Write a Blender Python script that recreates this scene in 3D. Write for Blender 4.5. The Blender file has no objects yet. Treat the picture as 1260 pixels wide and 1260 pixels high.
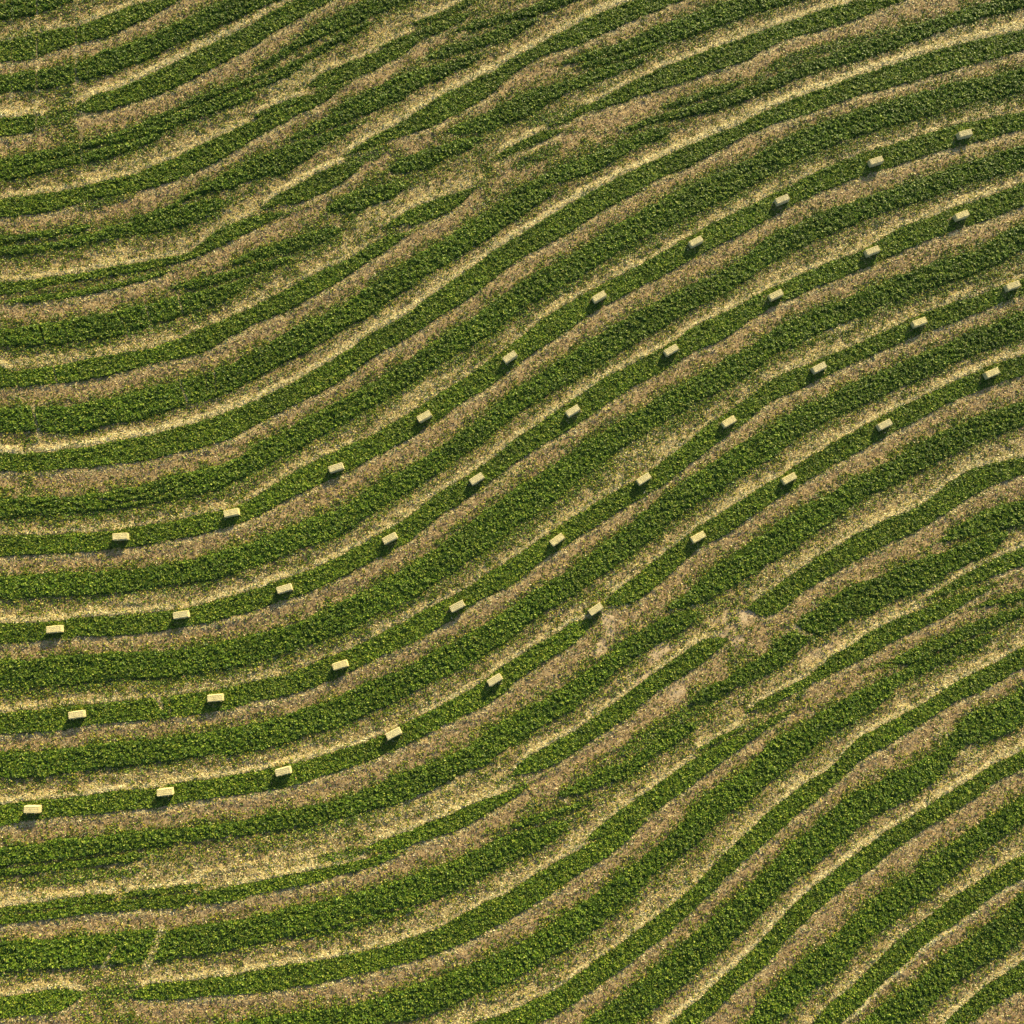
import bpy, math
import numpy as np
from mathutils import Vector, Matrix

scene = bpy.context.scene
# ------------------------------------------------------------------ camera
CAM_H = 129.0; TILT = math.radians(8.0); F_PLAN = 1091.0
cam_data = bpy.data.cameras.new("camera")
cam_data.sensor_width = 36.0; cam_data.lens = 36.0 * F_PLAN / 1260.0
cam_data.clip_start = 1.0; cam_data.clip_end = 3000.0
cam = bpy.data.objects.new("camera", cam_data)
cam.location = (0.0, -CAM_H * math.tan(TILT), CAM_H)
cam.rotation_euler = (TILT, 0.0, 0.0)
scene.collection.objects.link(cam); scene.camera = cam

# ------------------------------------------------------------------ light
SUN_EL, SUN_AZ = math.radians(18.5), math.radians(64.0)      # azimuth counted from +X towards +Y
world = bpy.data.worlds.new("World"); scene.world = world; world.use_nodes = True
wt = world.node_tree; wt.nodes.clear()
wo = wt.nodes.new('ShaderNodeOutputWorld'); bg = wt.nodes.new('ShaderNodeBackground')
sky = wt.nodes.new('ShaderNodeTexSky'); sky.sky_type = 'NISHITA'; sky.sun_disc = False
sky.sun_elevation = SUN_EL; sky.sun_rotation = math.radians(90.0) - SUN_AZ
sky.air_density = 1.0; sky.dust_density = 2.0; sky.altitude = 200
bg.inputs['Strength'].default_value = 0.075
wt.links.new(sky.outputs[0], bg.inputs[0]); wt.links.new(bg.outputs[0], wo.inputs[0])
sun_data = bpy.data.lights.new("sun", 'SUN'); sun_data.energy = 4.4; sun_data.angle = math.radians(0.55)
sun_data.color = (1.0, 0.87, 0.52)
sun = bpy.data.objects.new("sun", sun_data)
d = Vector((math.cos(SUN_EL) * math.cos(SUN_AZ), math.cos(SUN_EL) * math.sin(SUN_AZ), math.sin(SUN_EL)))
sun.rotation_euler = d.to_track_quat('Z', 'Y').to_euler(); sun.location = d * 200
scene.collection.objects.link(sun)
scene.render.engine = 'CYCLES'
vs = scene.view_settings
vs.view_transform = 'Standard'; vs.look = 'None'; vs.gamma = 1.0; vs.exposure = 1.18; vs.use_curve_mapping = False
scene.cycles.max_bounces = 5; scene.cycles.diffuse_bounces = 3; scene.cycles.transmission_bounces = 3
LEAF_D, REG_D, STRAW_D = 115, 60, 60
STRIPS = """
w a1 0,30,105 100,5,95 200,-20,70 300,-40,35 380,-60,10
n a1 0,215,310 150,190,300 250,160,265 380,140,220 500,100,195 650,40,130 800,0,60 880,-40,10
w a1 0,380,460 100,370,450 200,350,450 380,320,405 500,270,380 700,200,310 900,110,210 1100,20,130 1250,-40,60
N a1 0,590,680 100,590,665 200,560,650 240,560,640
N a1 380,510,580 600,440,525 800,350,460 1000,250,370 1150,180,290 1260,120,230 a2 100,60,160 200,10,110 350,-60,20
w a1 0,800,845 200,755,800 400,715,745 700,615,650 850,545,565 1000,475,505 1260,385,407 a2 124,348,368 212,304,336 300,250,282 392,184,228 488,144,174 580,98,116
w a1 0,850,895 200,810,860 400,765,805 600,715,760 800,655,680
w a1 550,690,715 700,640,680 850,570,630 1000,525,580 1180,475,512 1260,455,478
w a1 900,560,580 1100,480,505 1260,425,445 a2 136,376,394 226,328,346
w a2 -8,350,366 92,284,314 168,234,264 264,164,220 360,96,176 456,48,136 580,-10,80 700,-60,30 780,-90,0
n a1 0,990,1075 150,970,1060 300,950,1030 500,900,970 700,850,935 850,790,890 1000,715,830 1150,650,750 1260,600,690 a2 0,600,670 120,550,620 230,520,560 330,455,510 430,410,440
n a2 0,570,590 150,505,535 300,470,490
n a2 260,420,440 350,360,430 450,320,400 600,260,340 700,225,290 800,190,215
n a2 620,225,245 750,180,215 850,130,180 950,90,140 1050,60,90
n a2 780,110,130 900,70,100 1000,20,50 1080,-20,20
w a1 0,1170,1210 150,1150,1185 300,1130,1160 450,1105,1125
w a1 0,1220,1265 150,1215,1250 300,1190,1225 450,1150,1195 600,1105,1160 800,1050,1135 1000,990,1070 1110,970,1025
w a1 600,1080,1100 850,1010,1030 950,940,970 1050,890,945 1150,840,920 1260,790,885 a2 0,775,880 150,725,850 300,680,750 400,640,680 500,610,630
w a2 170,680,700 250,640,680 350,580,640 450,510,600 600,430,545 700,385,500 800,350,440 950,310,370 1100,265,295
w a2 850,270,300 950,230,280 1100,180,230 1260,125,185 a3 120,90,110
w a2 980,150,165 1100,110,135 1260,65,95 a3 150,10,60 280,-40,15
n b1 0,135,195 150,125,170 300,100,140 550,60,95 750,20,60 950,-25,10 a1 1050,1150,1225 1150,1105,1180 1260,1070,1130 a2 0,1065,1115 130,1035,1075
n b1 40,220,235 200,195,225 400,170,195 600,125,150 850,60,80
N a2 30,1025,1035 100,970,1010 200,920,1005 300,860,965 400,820,915 530,795,820
N a2 430,770,785 520,720,740 600,670,715 750,590,665 900,490,610 1050,410,530 1150,370,470 1260,310,410 a3 0,280,325 150,215,275 300,130,225 400,80,185 500,35,140 600,0,95 750,-60,30
w b1 0,370,440 150,345,440 300,325,430 450,295,410 580,280,390 650,250,365 730,245,335 850,205,310 950,185,270 1100,150,220 1240,105,130
w b1 850,150,165 1000,110,150 1150,75,110 1260,45,80 b2 100,20,50 180,-5,20
w b1 1150,25,45 1260,-30,20 a2 150,1185,1250 300,1140,1200 430,1115,1140
w a2 340,1030,1050 450,960,1040 550,930,1015 650,910,980 760,890,930
w a2 650,830,860 750,770,850 850,740,830 950,710,770 1050,680,740 1110,680,700
w a2 950,640,660 1050,600,660 1150,550,640 1260,500,610 a3 0,490,605 100,440,560 200,420,490 350,370,430 450,330,390 650,280,310
w a3 250,300,320 400,255,290 550,205,250 700,135,205 850,75,165 1000,20,115 1150,-20,60 1260,-60,25
w a3 350,315,335 500,275,300 650,225,250 800,170,195 950,110,140 1100,65,90 1260,15,40 a4 100,-20,10
k b1 0,590,650 100,565,640 280,545,625 450,505,605 600,480,570 750,455,530 850,420,510 1000,360,470 1150,300,390 1260,245,330 b2 150,170,270 300,90,190 450,20,100 560,-40,20 a2 680,1150,1215 740,1140,1170
n b1 0,550,580 60,560,575
n a2 620,1125,1140 700,1070,1115 800,1020,1100 900,985,1065 1000,950,1010 1075,920,945
n a2 1180,775,790 1260,735,760 a3 0,710,760 100,670,715 200,640,670 250,640,655
n a3 180,615,625 280,575,595 350,530,548 420,500,540 500,455,515 600,400,480 700,350,440 850,290,395 1000,230,340 1150,180,290 1260,135,225 a4 150,85,165 300,35,130 450,0,80 600,-40,20
w b1 0,755,870 150,745,860 330,740,865 450,715,850 600,690,820 750,650,790 850,625,750 1000,580,710 1150,530,655 1260,475,600 b2 150,380,520 300,310,440 450,235,350 550,160,300 650,85,230 800,0,130 a2 950,1170,1290 1050,1100,1230 1150,1040,1170 1260,985,1120 a3 0,975,1070 120,935,1010 210,930,960
w a3 0,935,965 120,880,925 200,840,910 300,795,880 400,755,840 500,710,790 600,665,730 700,635,690 790,620,650
w a3 540,635,650 700,575,600 850,530,575 950,500,545 1100,450,505 1260,385,445 a4 150,320,380 300,270,330 450,215,290 600,165,240 750,110,185 900,65,135 1050,15,85 1260,-35,30
w a3 750,520,535 850,480,510 1000,430,460 1150,380,405
N b1 0,975,1060 130,975,1060 300,960,1045 450,940,1035 600,910,1020 750,885,1000 870,850,970 1000,815,935 1150,760,890 1260,720,840 b2 0,710,820 150,640,750 300,560,680 450,470,590 600,370,480 750,290,400 900,175,300 1050,72,210 1200,-40,88 a3 0,1188,1300 150,1090,1215 300,1000,1130 450,915,1030 600,840,950 700,790,885 850,725,825 950,680,770 1100,620,690 1260,550,620 a4 0,535,610 150,475,570 300,425,515 450,370,465 600,320,425 750,270,380 900,230,340 1050,190,300 1260,150,240
w b1 0,1190,1290 150,1190,1275 380,1180,1262 550,1160,1240 700,1130,1220 850,1085,1200 1000,1045,1170 1150,1000,1110 1260,945,1060 b2 0,925,1045 150,860,980 250,800,930 400,720,840 550,635,750 700,555,665 850,440,560 1000,350,470 1150,250,390 1260,180,310 b3 0,150,290 150,70,200 300,0,120 a3 450,1140,1280 600,1060,1200 750,980,1120 900,900,1050 1050,840,970 1260,750,880 a4 0,710,845 150,650,780 300,595,720 450,540,665 600,500,615 750,455,580 900,415,530 1050,385,490 1260,330,450
k c1 0,115,215 200,115,205 400,105,195 550,95,180 700,70,160 850,45,135 1000,10,105 1150,-20,65 1260,-55,35 b2 0,1170,1265 150,1090,1200 300,1010,1130 450,940,1060 600,870,980 750,780,900 900,680,800 1050,590,700 1150,520,640 1260,445,560 b3 0,430,545 150,315,450 300,225,350 400,165,275 550,90,195 700,10,115 a3 900,1150,1265 1050,1070,1190 1260,975,1085 a4 0,960,1065 150,890,990 300,820,925 450,760,865 600,715,825 750,670,770 900,620,725 1050,590,690 1260,550,630
w c1 0,320,430 150,310,420 300,300,415 450,300,405 600,290,395 750,270,370 900,245,355 1050,210,325 1150,180,300 1260,150,265 c2 150,80,210 300,20,155 450,-25,95 b2 550,1150,1275 700,1070,1190 850,980,1095 1000,880,990 1150,770,890 1260,700,810 b3 0,650,780 150,575,695 300,480,610 450,375,530 600,290,430 750,210,345 900,135,250 1050,65,180 a3 1200,1220,1340 a4 0,1165,1300 150,1100,1220 300,1035,1150 450,980,1085 600,930,1030 750,880,985 900,830,935 1050,780,885 1260,710,820
n c1 0,550,640 200,545,630 400,520,610 600,510,605 800,490,580 950,470,555 1100,430,525 1260,380,480 c2 0,380,475 150,330,430 300,275,375 450,200,305 600,120,225 750,30,150 b2 900,1170,1280 1050,1080,1190 1150,1010,1110 1260,930,1040 b3 0,910,1025 150,820,930 300,710,840 450,610,740 600,530,640 750,450,560 900,350,470 1050,280,400 1260,180,270 b4 0,155,245 150,100,190 300,30,125 450,-20,65 a4 650,1125,1240 800,1070,1175 900,1030,1140 1050,985,1090 1260,900,1010
w c1 0,730,860 150,730,860 300,710,850 450,700,835 600,690,815 750,690,820 900,675,800 1050,650,775 1150,630,760 1260,600,735 c2 0,600,735 150,565,690 300,500,640 450,430,580 600,360,500 750,270,430 900,175,340 1050,58,235 1200,-52,140 b3 0,1160,1345 150,1065,1245 300,962,1130 450,870,1010 600,775,910 750,680,810 900,600,720 1050,510,640 1200,430,550 b4 0,380,500 150,300,430 300,240,355 450,180,295 600,115,225 750,60,175 900,10,130 1050,-30,65 a4 1130,1160,1290 1260,1110,1220
k c1 0,990,1090 150,980,1080 300,960,1070 450,950,1045 600,930,1030 750,920,1020 870,900,1005 1000,890,990 1150,860,960 1260,825,930 c2 0,845,930 150,800,900 300,740,850 450,680,790 600,610,715 750,530,650 900,450,570 1050,370,470 1150,300,405 1260,235,355 c3 150,130,235 300,30,140 b3 500,1165,1270 650,1080,1180 800,970,1085 900,888,1000 1050,778,890 1150,706,818 b4 0,624,724 150,552,655 300,490,580 450,430,510 600,360,445 750,290,380 900,240,330 1050,190,270 1260,110,185
w c1 0,1190,1310 200,1180,1300 400,1155,1270 600,1130,1250 750,1120,1230 900,1100,1215 1050,1080,1195 1260,1040,1170 c2 0,1040,1165 150,1000,1130 300,950,1080 450,890,1040 600,820,970 750,760,900 900,670,820 1050,600,750 1260,490,630 c3 0,440,590 150,365,500 300,275,410 450,160,300 600,45,200 750,-85,72 b3 1000,1008,1160 1150,905,1062 1260,845,1000 b4 150,750,885 300,690,810 450,610,735 600,550,665 750,485,600 900,420,530 1050,360,470 1260,270,400
n d1 0,180,280 200,160,250 400,140,230 600,110,210 750,105,195 850,80,175 1000,60,150 1260,20,120 d2 0,15,110 150,-15,90 300,-50,45 c2 450,1160,1260 600,1110,1200 750,1030,1140 900,960,1060 1050,880,985 1200,770,900 1260,730,850 c3 0,730,840 150,640,740 300,545,650 400,490,570
n c3 450,430,470 600,325,440 750,205,328 900,85,190 1050,-5,108 b4 0,1120,1222 150,1028,1130 300,935,1040 450,850,960 600,770,875 750,700,795 900,630,715 1050,560,655 1260,490,580
w d1 0,390,480 150,380,460 300,350,445 450,345,425 600,320,405 750,310,385 900,295,365 1050,280,345 1260,250,320 d2 0,240,315 150,210,295 300,180,275 450,150,235 550,100,205 700,40,170 850,-20,110 1000,-75,30 c2 1150,1070,1225 1260,1000,1140 c3 150,920,1050 300,830,970 400,760,880 500,680,790 600,600,710 700,550,660 800,490,600 920,470,540
w d1 0,500,530 150,490,515 300,470,500 450,455,480 600,430,465 700,420,440
w c3 750,470,480 850,410,470 950,305,440 1050,235,385 1150,168,325 1260,92,252 c4 150,-8,156 b4 300,1172,1310 450,1080,1200 600,1010,1130 750,920,1050 900,850,980 1050,780,900 1260,710,830
n d1 0,690,715 200,665,695 400,635,665 570,620,645
n d1 610,615,635 750,600,625 900,580,600 1000,570,585
n d1 0,730,770 150,720,755 400,680,720 600,655,700 750,640,690 900,620,680 955,612,650
n d1 970,625,670 1100,590,660 1260,560,620 d2 150,530,590 300,500,560 450,470,515 600,430,475 680,410,440
n d2 560,375,400 700,330,400 800,290,360 900,250,330 1000,210,300 1100,165,240 1260,110,150 d3 80,70,90
n d3 0,10,50 c3 40,1230,1290 150,1165,1260 250,1110,1215 350,1050,1150 450,980,1080 550,910,1020 650,830,930 750,760,860 850,690,800 950,630,730 1060,610,640
n c3 1160,460,480 1260,395,510 c4 150,290,410 300,190,315 450,105,225 600,30,150 750,-30,80 b4 950,1080,1210 1050,1035,1150 1260,990,1070
w d1 0,860,1000 150,850,990 300,840,985 450,825,970 560,815,965 700,800,950 800,800,940 900,790,925 1050,765,910 1260,735,860 d2 150,695,825 300,660,800 450,630,750 600,585,705 750,535,675 900,480,630 1050,420,565 1150,365,510 1260,290,460 d3 0,350,440 150,290,390 270,245,300
w d3 0,265,300 150,225,255 250,190,215 380,160,180
w d3 210,130,150 350,50,120 450,5,80 600,-50,20 c3 700,1110,1190 800,1060,1140 900,1020,1080
w d2 200,830,845 400,785,800 600,725,745 800,675,690
w c3 860,930,945 950,870,930 1050,820,885 1150,755,840 1260,690,790 c4 100,590,720 200,600,650
w c4 130,540,560 250,470,600 400,370,530 550,320,470 700,250,400 850,200,330 950,165,260 1100,100,200 1180,90,120
w c4 850,130,150 950,60,130 1050,0,100 1150,-30,80 1260,-60,60
n d1 0,1130,1230 150,1110,1215 300,1090,1190 400,1090,1150
n d1 660,1080,1150 800,1060,1140 950,1050,1130 1100,1030,1115 1260,1000,1105 d2 150,970,1080 300,950,1060 450,920,1020 600,890,990 750,835,950 900,785,905 1050,700,840 1150,650,790 1260,600,730 d3 150,500,640 300,420,535 400,365,470 500,315,410 650,245,270
n d3 370,335,360 500,230,310 600,160,260 700,90,210 800,20,140 950,-75,30 c3 1050,1130,1210 1150,1090,1140 1260,1020,1060 c4 120,960,980
n c3 910,1165,1175 1050,1090,1110 1150,1045,1065
n c3 1160,970,985 1260,910,950 c4 100,860,905 200,800,850 300,720,800 400,660,750 500,590,700 600,540,640 750,480,570 850,440,520 1000,390,430 1100,350,380
n c4 780,420,430 850,380,410 950,320,370 1100,240,315 1260,175,260
w d2 0,1235,1330 150,1210,1310 300,1190,1290 450,1170,1280 600,1130,1260 750,1080,1235 900,1030,1185 1050,970,1120 1150,930,1080 1260,880,1040 d3 150,790,940 300,695,870 450,590,750 600,470,620 700,400,510 800,310,440 900,180,370 1000,90,270 1100,40,190 1180,-20,135 1260,-125,70 c4 100,1090,1250 200,1020,1170 250,990,1115 350,930,1060 450,880,1010 550,835,945 650,780,840 750,730,790 850,690,745 1000,630,680 1100,600,630
w c4 600,720,760 700,680,740 800,635,700 950,570,635 1100,515,570 1260,470,510
w c4 1050,450,465 1260,385,430
n d2 1080,1250,1320 1260,1190,1300 d3 150,1120,1240 300,1030,1150 450,920,1045 550,850,975 700,735,860 850,620,730 950,520,640 1050,415,535 1150,320,440 1260,215,350 d4 100,140,260 200,60,180 300,5,105 c4 400,1145,1255 550,1055,1160 700,975,1070 800,920,1010 900,850,940 1000,800,895 1100,755,850 1200,690,790 1260,660,760
w d3 350,1250,1400 500,1140,1330 650,1030,1220 800,890,1090 950,770,960 1100,640,830 1260,480,670 d4 100,380,570 200,300,490 300,210,410 400,130,320 500,80,240 600,30,185 750,-40,110 850,-110,20 c4 950,1020,1150 1050,970,1130 1150,930,1100 1260,860,1040
N d3 780,1250,1380 900,1150,1270 1000,1060,1190 1100,970,1090 1260,810,950 d4 100,690,825 180,620,750 300,520,640 400,440,560 500,370,490 600,300,405 700,240,340 800,170,265 900,110,215 1000,50,150 1100,-15,75 1200,-60,20 1260,-100,-10
w d3 1160,1240,1420 1260,1110,1290 d4 100,1000,1200 200,920,1100 350,800,1000 450,690,870 600,580,760 750,480,640 900,370,530 1050,260,400 1150,200,330 1260,130,260
u d4 230,1245,1360 300,1160,1290 400,1080,1210 500,980,1110 600,880,1015 700,790,920 800,720,835 900,635,770 1000,575,700 1100,510,620 1200,450,560 1260,420,530
w d4 480,1230,1400 600,1130,1300 700,1070,1230 800,980,1150 900,890,1070 1000,820,1000 1100,750,930 1200,670,870 1260,590,820
n d4 880,1240,1310 950,1170,1240 1050,1085,1160 1150,1020,1090 1260,935,1010
n d4 960,1240,1275 1100,1125,1165 1260,1025,1075
m c3 520,1140,1230 700,1040,1120 900,930,1010 1050,850,900
m a4 0,300,370 250,215,265 500,160,210 650,120,150
m a1 200,560,640 400,510,590
m a1 400,1000,1050 700,910,950
m a2 440,780,830 560,730,800 680,690,740
m a3 60,560,640 260,540,600 400,500,540
m d2 300,430,470 450,400,450 560,370,420
m d1 100,570,600 500,510,550 700,480,520
m d1 400,1080,1150 660,1070,1150
m a2 600,900,940 800,850,900
m a3 0,800,850 100,760,810 250,690,740
m c4 100,940,970 200,820,890
m d2 150,310,340 400,250,290 650,190,220
m d1 250,520,560 500,490,520
m a1 0,190,215 240,130,160
"""
# ------------------------------------------------------------------ field plan
# Survey of the field: every band of standing green cover, as points
# x,upper edge,lower edge on sixteen survey sheets (a1..d4), 4 units = 1 plan unit.
# plan units are later laid out on the ground in metres.
PAD = 130; N = 1260 + 2 * PAD

def hermite(xs, ys, q):
    xs = np.asarray(xs, float); ys = np.asarray(ys, float)
    n = len(xs)
    if n == 1: return np.full_like(q, ys[0])
    d = np.diff(ys) / np.diff(xs)
    m = np.empty(n); m[0] = d[0]; m[-1] = d[-1]
    if n > 2:
        h = np.diff(xs); m[1:-1] = (d[:-1] * h[1:] + d[1:] * h[:-1]) / (h[1:] + h[:-1])
    i = np.clip(np.searchsorted(xs, q) - 1, 0, n - 2)
    h = xs[i + 1] - xs[i]; t = np.clip((q - xs[i]) / h, -2.5, 3.5)
    tc = np.clip(t, 0, 1); t2 = tc * tc; t3 = t2 * tc
    r = (2*t3 - 3*t2 + 1) * ys[i] + (t3 - 2*t2 + tc) * h * m[i] + (3*t2 - 2*t3) * ys[i+1] + (t3 - t2) * h * m[i+1]
    lo = q < xs[0]; hi = q > xs[-1]
    r = np.where(lo, ys[0] + (q - xs[0]) * m[0], r)
    return np.where(hi, ys[-1] + (q - xs[-1]) * m[-1], r)

def parse(txt):
    out = []
    for line in txt.strip().splitlines():
        w = line.split()
        kind = w[0]; pts = []; ox = oy = 0
        for t in w[1:]:
            if len(t) == 2 and t[0] in 'abcd' and t[1] in '1234':
                oy = 'abcd'.index(t[0]) * 315; ox = (int(t[1]) - 1) * 315; continue
            x, a, b = (float(v) for v in t.split(','))
            pts.append((ox + x / 4, oy + a / 4, oy + b / 4))
        res = []
        for p in pts:                                  # the same point read on two sheets: take the mean
            if res and abs(p[0] - res[-1][0]) < 1: res[-1] = tuple((u + v) / 2 for u, v in zip(p, res[-1]))
            else: res.append(p)
        out.append((kind, res))
    return out

_tab = np.random.RandomState(7).rand(512, 512).astype(np.float32)
def vnoise(x, y, s, seed=0):
    x = np.asarray(x, np.float32) / s + seed * 37.7; y = np.asarray(y, np.float32) / s + seed * 91.3
    xi = np.floor(x).astype(np.int64); yi = np.floor(y).astype(np.int64)
    fx = x - xi; fy = y - yi
    fx = fx * fx * (3 - 2 * fx); fy = fy * fy * (3 - 2 * fy)
    a = _tab[xi & 511, yi & 511]; b = _tab[(xi + 1) & 511, yi & 511]
    c = _tab[xi & 511, (yi + 1) & 511]; d = _tab[(xi + 1) & 511, (yi + 1) & 511]
    return (a * (1 - fx) + b * fx) * (1 - fy) + (c * (1 - fx) + d * fx) * fy

def fbm(x, y, s, seed=0, o=3):
    r = 0; w = 0
    for k in range(o):
        a = 0.5 ** k; r = r + a * vnoise(x, y, s * 0.5 ** k, seed + k); w += a
    return r / w

def blur(a, r):
    for ax in (0, 1):
        for _ in range(2):
            k = 2 * r + 1
            c = np.cumsum(np.concatenate([np.zeros_like(np.take(a, [0], ax)), np.concatenate([np.repeat(np.take(a, [0], ax), r, ax), a, np.repeat(np.take(a, [-1], ax), r, ax)], ax)], ax), axis=ax)
            n = a.shape[ax]
            a = (np.take(c, range(k, k + n), ax) - np.take(c, range(0, n), ax)) / k
    return a

CODE = dict(n=1, w=2, N=3, k=4, u=5)
def make_fields():
    gx = np.arange(N, dtype=np.float32) - PAD
    Y = (np.arange(N, dtype=np.float32) - PAD)[:, None]
    X = gx[None, :]
    crop = np.zeros((N, N), np.float32); weak = crop.copy(); typ = np.zeros((N, N), np.int8)
    wob = (fbm(X + 0 * Y, Y + 0 * X, 16, 3) - .5) * 4.5 + (vnoise(X + 0 * Y, Y + 0 * X, 4.5, 9) - .5) * 2.6
    for kind, pts in parse(STRIPS):
        xs = [p[0] for p in pts]; a = [p[1] for p in pts]; b = [p[2] for p in pts]
        def edge(p): return p[0] < 3 or p[0] > 1257 or p[2] < 5 or p[1] > 1255 or p[1] < -6 or p[2] > 1266
        le, re = edge(pts[0]), edge(pts[-1])
        x0 = -PAD if le else xs[0]; x1 = 1260 + PAD if re else xs[-1]
        i0 = max(0, int(x0 + PAD)); i1 = min(N, int(x1 + PAD) + 1)
        q = gx[i0:i1].astype(float)
        top = hermite(xs, a, q); bot = hermite(xs, b, q)
        mid = (top + bot) / 2; hw = np.clip((bot - top) / 2, 1.5, 60)
        out = np.maximum(np.maximum(xs[0] - q, q - xs[-1]), 0)
        w0 = max(b[0] - a[0], 4) / 2; w1 = max(b[-1] - a[-1], 4) / 2
        hw = np.where(q < xs[0], w0, np.where(q > xs[-1], w1, hw))
        if len(q) > 40:                                # even out the reading errors
            def soft(v, r=7):
                for _ in range(2):
                    e = np.concatenate([2*v[0] - v[r:0:-1], v, 2*v[-1] - v[-2:-r-2:-1]])
                    v = np.convolve(e, np.ones(2*r+1) / (2*r+1), 'valid')
                return v
            mid = soft(mid); hw = soft(hw)
        if not le: hw = hw * np.clip((q - xs[0] + .6) / (8 + 1.6 * w0), 0, 1) ** .6
        if not re: hw = hw * np.clip((xs[-1] - q + .6) / (8 + 1.6 * w1), 0, 1) ** .6
        slope = np.gradient(mid) if len(mid) > 2 else 0 * mid
        cs = 1 / np.sqrt(1 + slope ** 2)
        ya = max(0, int(min(mid.min(), N) - hw.max() - 8 + PAD)); yb = min(N, int(mid.max() + hw.max() + 8 + PAD))
        if yb <= ya or i1 <= i0: continue
        d = (hw[None, :] - np.abs(Y[ya:yb] - mid[None, :])) * cs[None, :] + wob[ya:yb, i0:i1] * (1.0 if kind == 'w' else .6)
        m = np.clip(d / (4.5 if kind == 'w' else 2.6) + .5, 0, 1).astype(np.float32)
        # bands thin out into sparse tails where they end
        for end, s0, m0, sl, ww in ((not le, -1, (a[0] + b[0]) / 2, slope[0], w0), (not re, 1, (a[-1] + b[-1]) / 2, slope[-1], w1)):
            if not end or kind == 'm': continue
            xe = xs[0] if s0 < 0 else xs[-1]
            j0 = int(max(0, xe + PAD - (48 if s0 < 0 else 8))); j1 = int(min(N, xe + PAD + (48 if s0 > 0 else 8)))
            if j1 - j0 < 5: continue
            qq = gx[j0:j1]; mm_ = m0 + (qq - xe) * sl
            r0 = max(0, int(mm_.min() - 14 + PAD)); r1 = min(N, int(mm_.max() + 14 + PAD))
            if r1 <= r0: continue
            far = np.clip(1 - np.maximum(0, (qq - xe) * s0) / 48, 0, 1)
            dd = (ww * .8 * far ** .5)[None, :] - np.abs(Y[r0:r1] - mm_[None, :])
            tt = np.clip(dd / 5 + .5, 0, 1) * far[None, :] ** .6 * .85
            np.maximum(weak[r0:r1, j0:j1], tt, out=weak[r0:r1, j0:j1])
        if kind == 'm':
            np.maximum(weak[ya:yb, i0:i1], np.clip(d / 7 + .6, 0, 1), out=weak[ya:yb, i0:i1]); continue
        sub = crop[ya:yb, i0:i1]; st = typ[ya:yb, i0:i1]
        st[(m > sub) & (m > .3)] = CODE[kind]
        np.maximum(sub, m, out=sub)
    # wheel tracks and gaps cut across the bands
    trk = np.zeros((N, N), np.float32)
    for sh, x0, y0, x1, y1, w, k in CUTS:
        oy = 'abcd'.index(sh[0]) * 315; ox = (int(sh[1]) - 1) * 315
        ax, ay, bx, by = ox + x0/4, oy + y0/4, ox + x1/4, oy + y1/4
        j0, j1 = int(min(ax, bx) - 12 + PAD), int(max(ax, bx) + 12 + PAD); k0, k1 = int(min(ay, by) - 12 + PAD), int(max(ay, by) + 12 + PAD)
        xx = X[:, j0:j1]; yy = Y[k0:k1]
        vx, vy = bx - ax, by - ay; L = vx*vx + vy*vy
        t = np.clip(((xx - ax) * vx + (yy - ay) * vy) / L, 0, 1)
        dd = np.hypot(xx - ax - t * vx, yy - ay - t * vy)
        crop[k0:k1, j0:j1] *= 1 - k * np.clip((w / 4 - dd) / 1.2 + .5, 0, 1)
        trk[k0:k1, j0:j1] = np.maximum(trk[k0:k1, j0:j1], .4 * k * np.clip((w / 4 + .5 - dd) / 1.2 + .5, 0, 1))
    solid = crop > .5
    idx = np.arange(N)[:, None] * np.ones((1, N), int)
    up = np.maximum.accumulate(np.where(solid, idx, -1), 0)
    dn = np.minimum.accumulate(np.where(solid, idx, 99999)[::-1], 0)[::-1]
    tu = np.where(up >= 0, np.take_along_axis(typ, np.clip(up, 0, N-1), 0), 0)
    td = np.where(dn < 99999, np.take_along_axis(typ, np.clip(dn, 0, N-1), 0), 0)
    du = np.where(up >= 0, idx - up, 40).astype(np.float32); ddn = np.where(dn < 99999, dn - idx, 40).astype(np.float32)
    ltop = np.array([.9, .7, 1.1, 2.6, .6, .7])[np.where(td == 2, 1, np.where(td == 1, 2, td))]
    lbot = np.array([.3, .3, .3, .3, .3, 1.2])[tu]
    rmul = blur(np.array([1, 1, 1, .6, 1.7, 1], np.float32)[td], 4)
    tu = np.where((tu > 2), 1, tu); td = np.where(td > 2, 1, td)
    tu = np.where(tu == 0, 3 - td, tu); td = np.where(td == 0, 3 - tu, td)
    # streaks left by the machines run along the bands
    ax = X + 0 * Y
    st1 = vnoise(du / 3.2 * 1.0, ax / 46, 1.0, 61); st2 = vnoise(ddn / 2.3, ax / 30, 1.0, 62)
    streak = blur((.5 * st1 + .5 * st2).astype(np.float32), 1)
    g = du / (du + ddn + .01)
    gapw = du + ddn
    straw = np.zeros((N, N), np.float32); regrow = straw.copy(); edge = straw.copy()
    A = (tu == 2) & (td == 1)            # straw swath lying above a narrow band
    B = (tu == 1) & (td == 2)            # stubble below a narrow band
    C = ~(A | B)
    A, B, C = (blur(v.astype(np.float32), 7) for v in (A, B, C))
    k = A + B + C; A, B, C = A / k, B / k, C / k
    n1 = fbm(X + 0*Y, Y + 0*X, 60, 21); n2 = fbm(X + 0*Y, Y + 0*X, 22, 31); n3 = fbm(X + 0*Y, Y + 0*X, 9, 36)
    sm = lambda v, lo, hi: np.clip((v - lo) / (hi - lo), 0, 1)
    pat = .5 * n2 + .5 * n3
    straw += A * (.12 + .72 * sm(g, .05, .8)) * (.3 + 1.1 * sm(pat, .38, .62))
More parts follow.
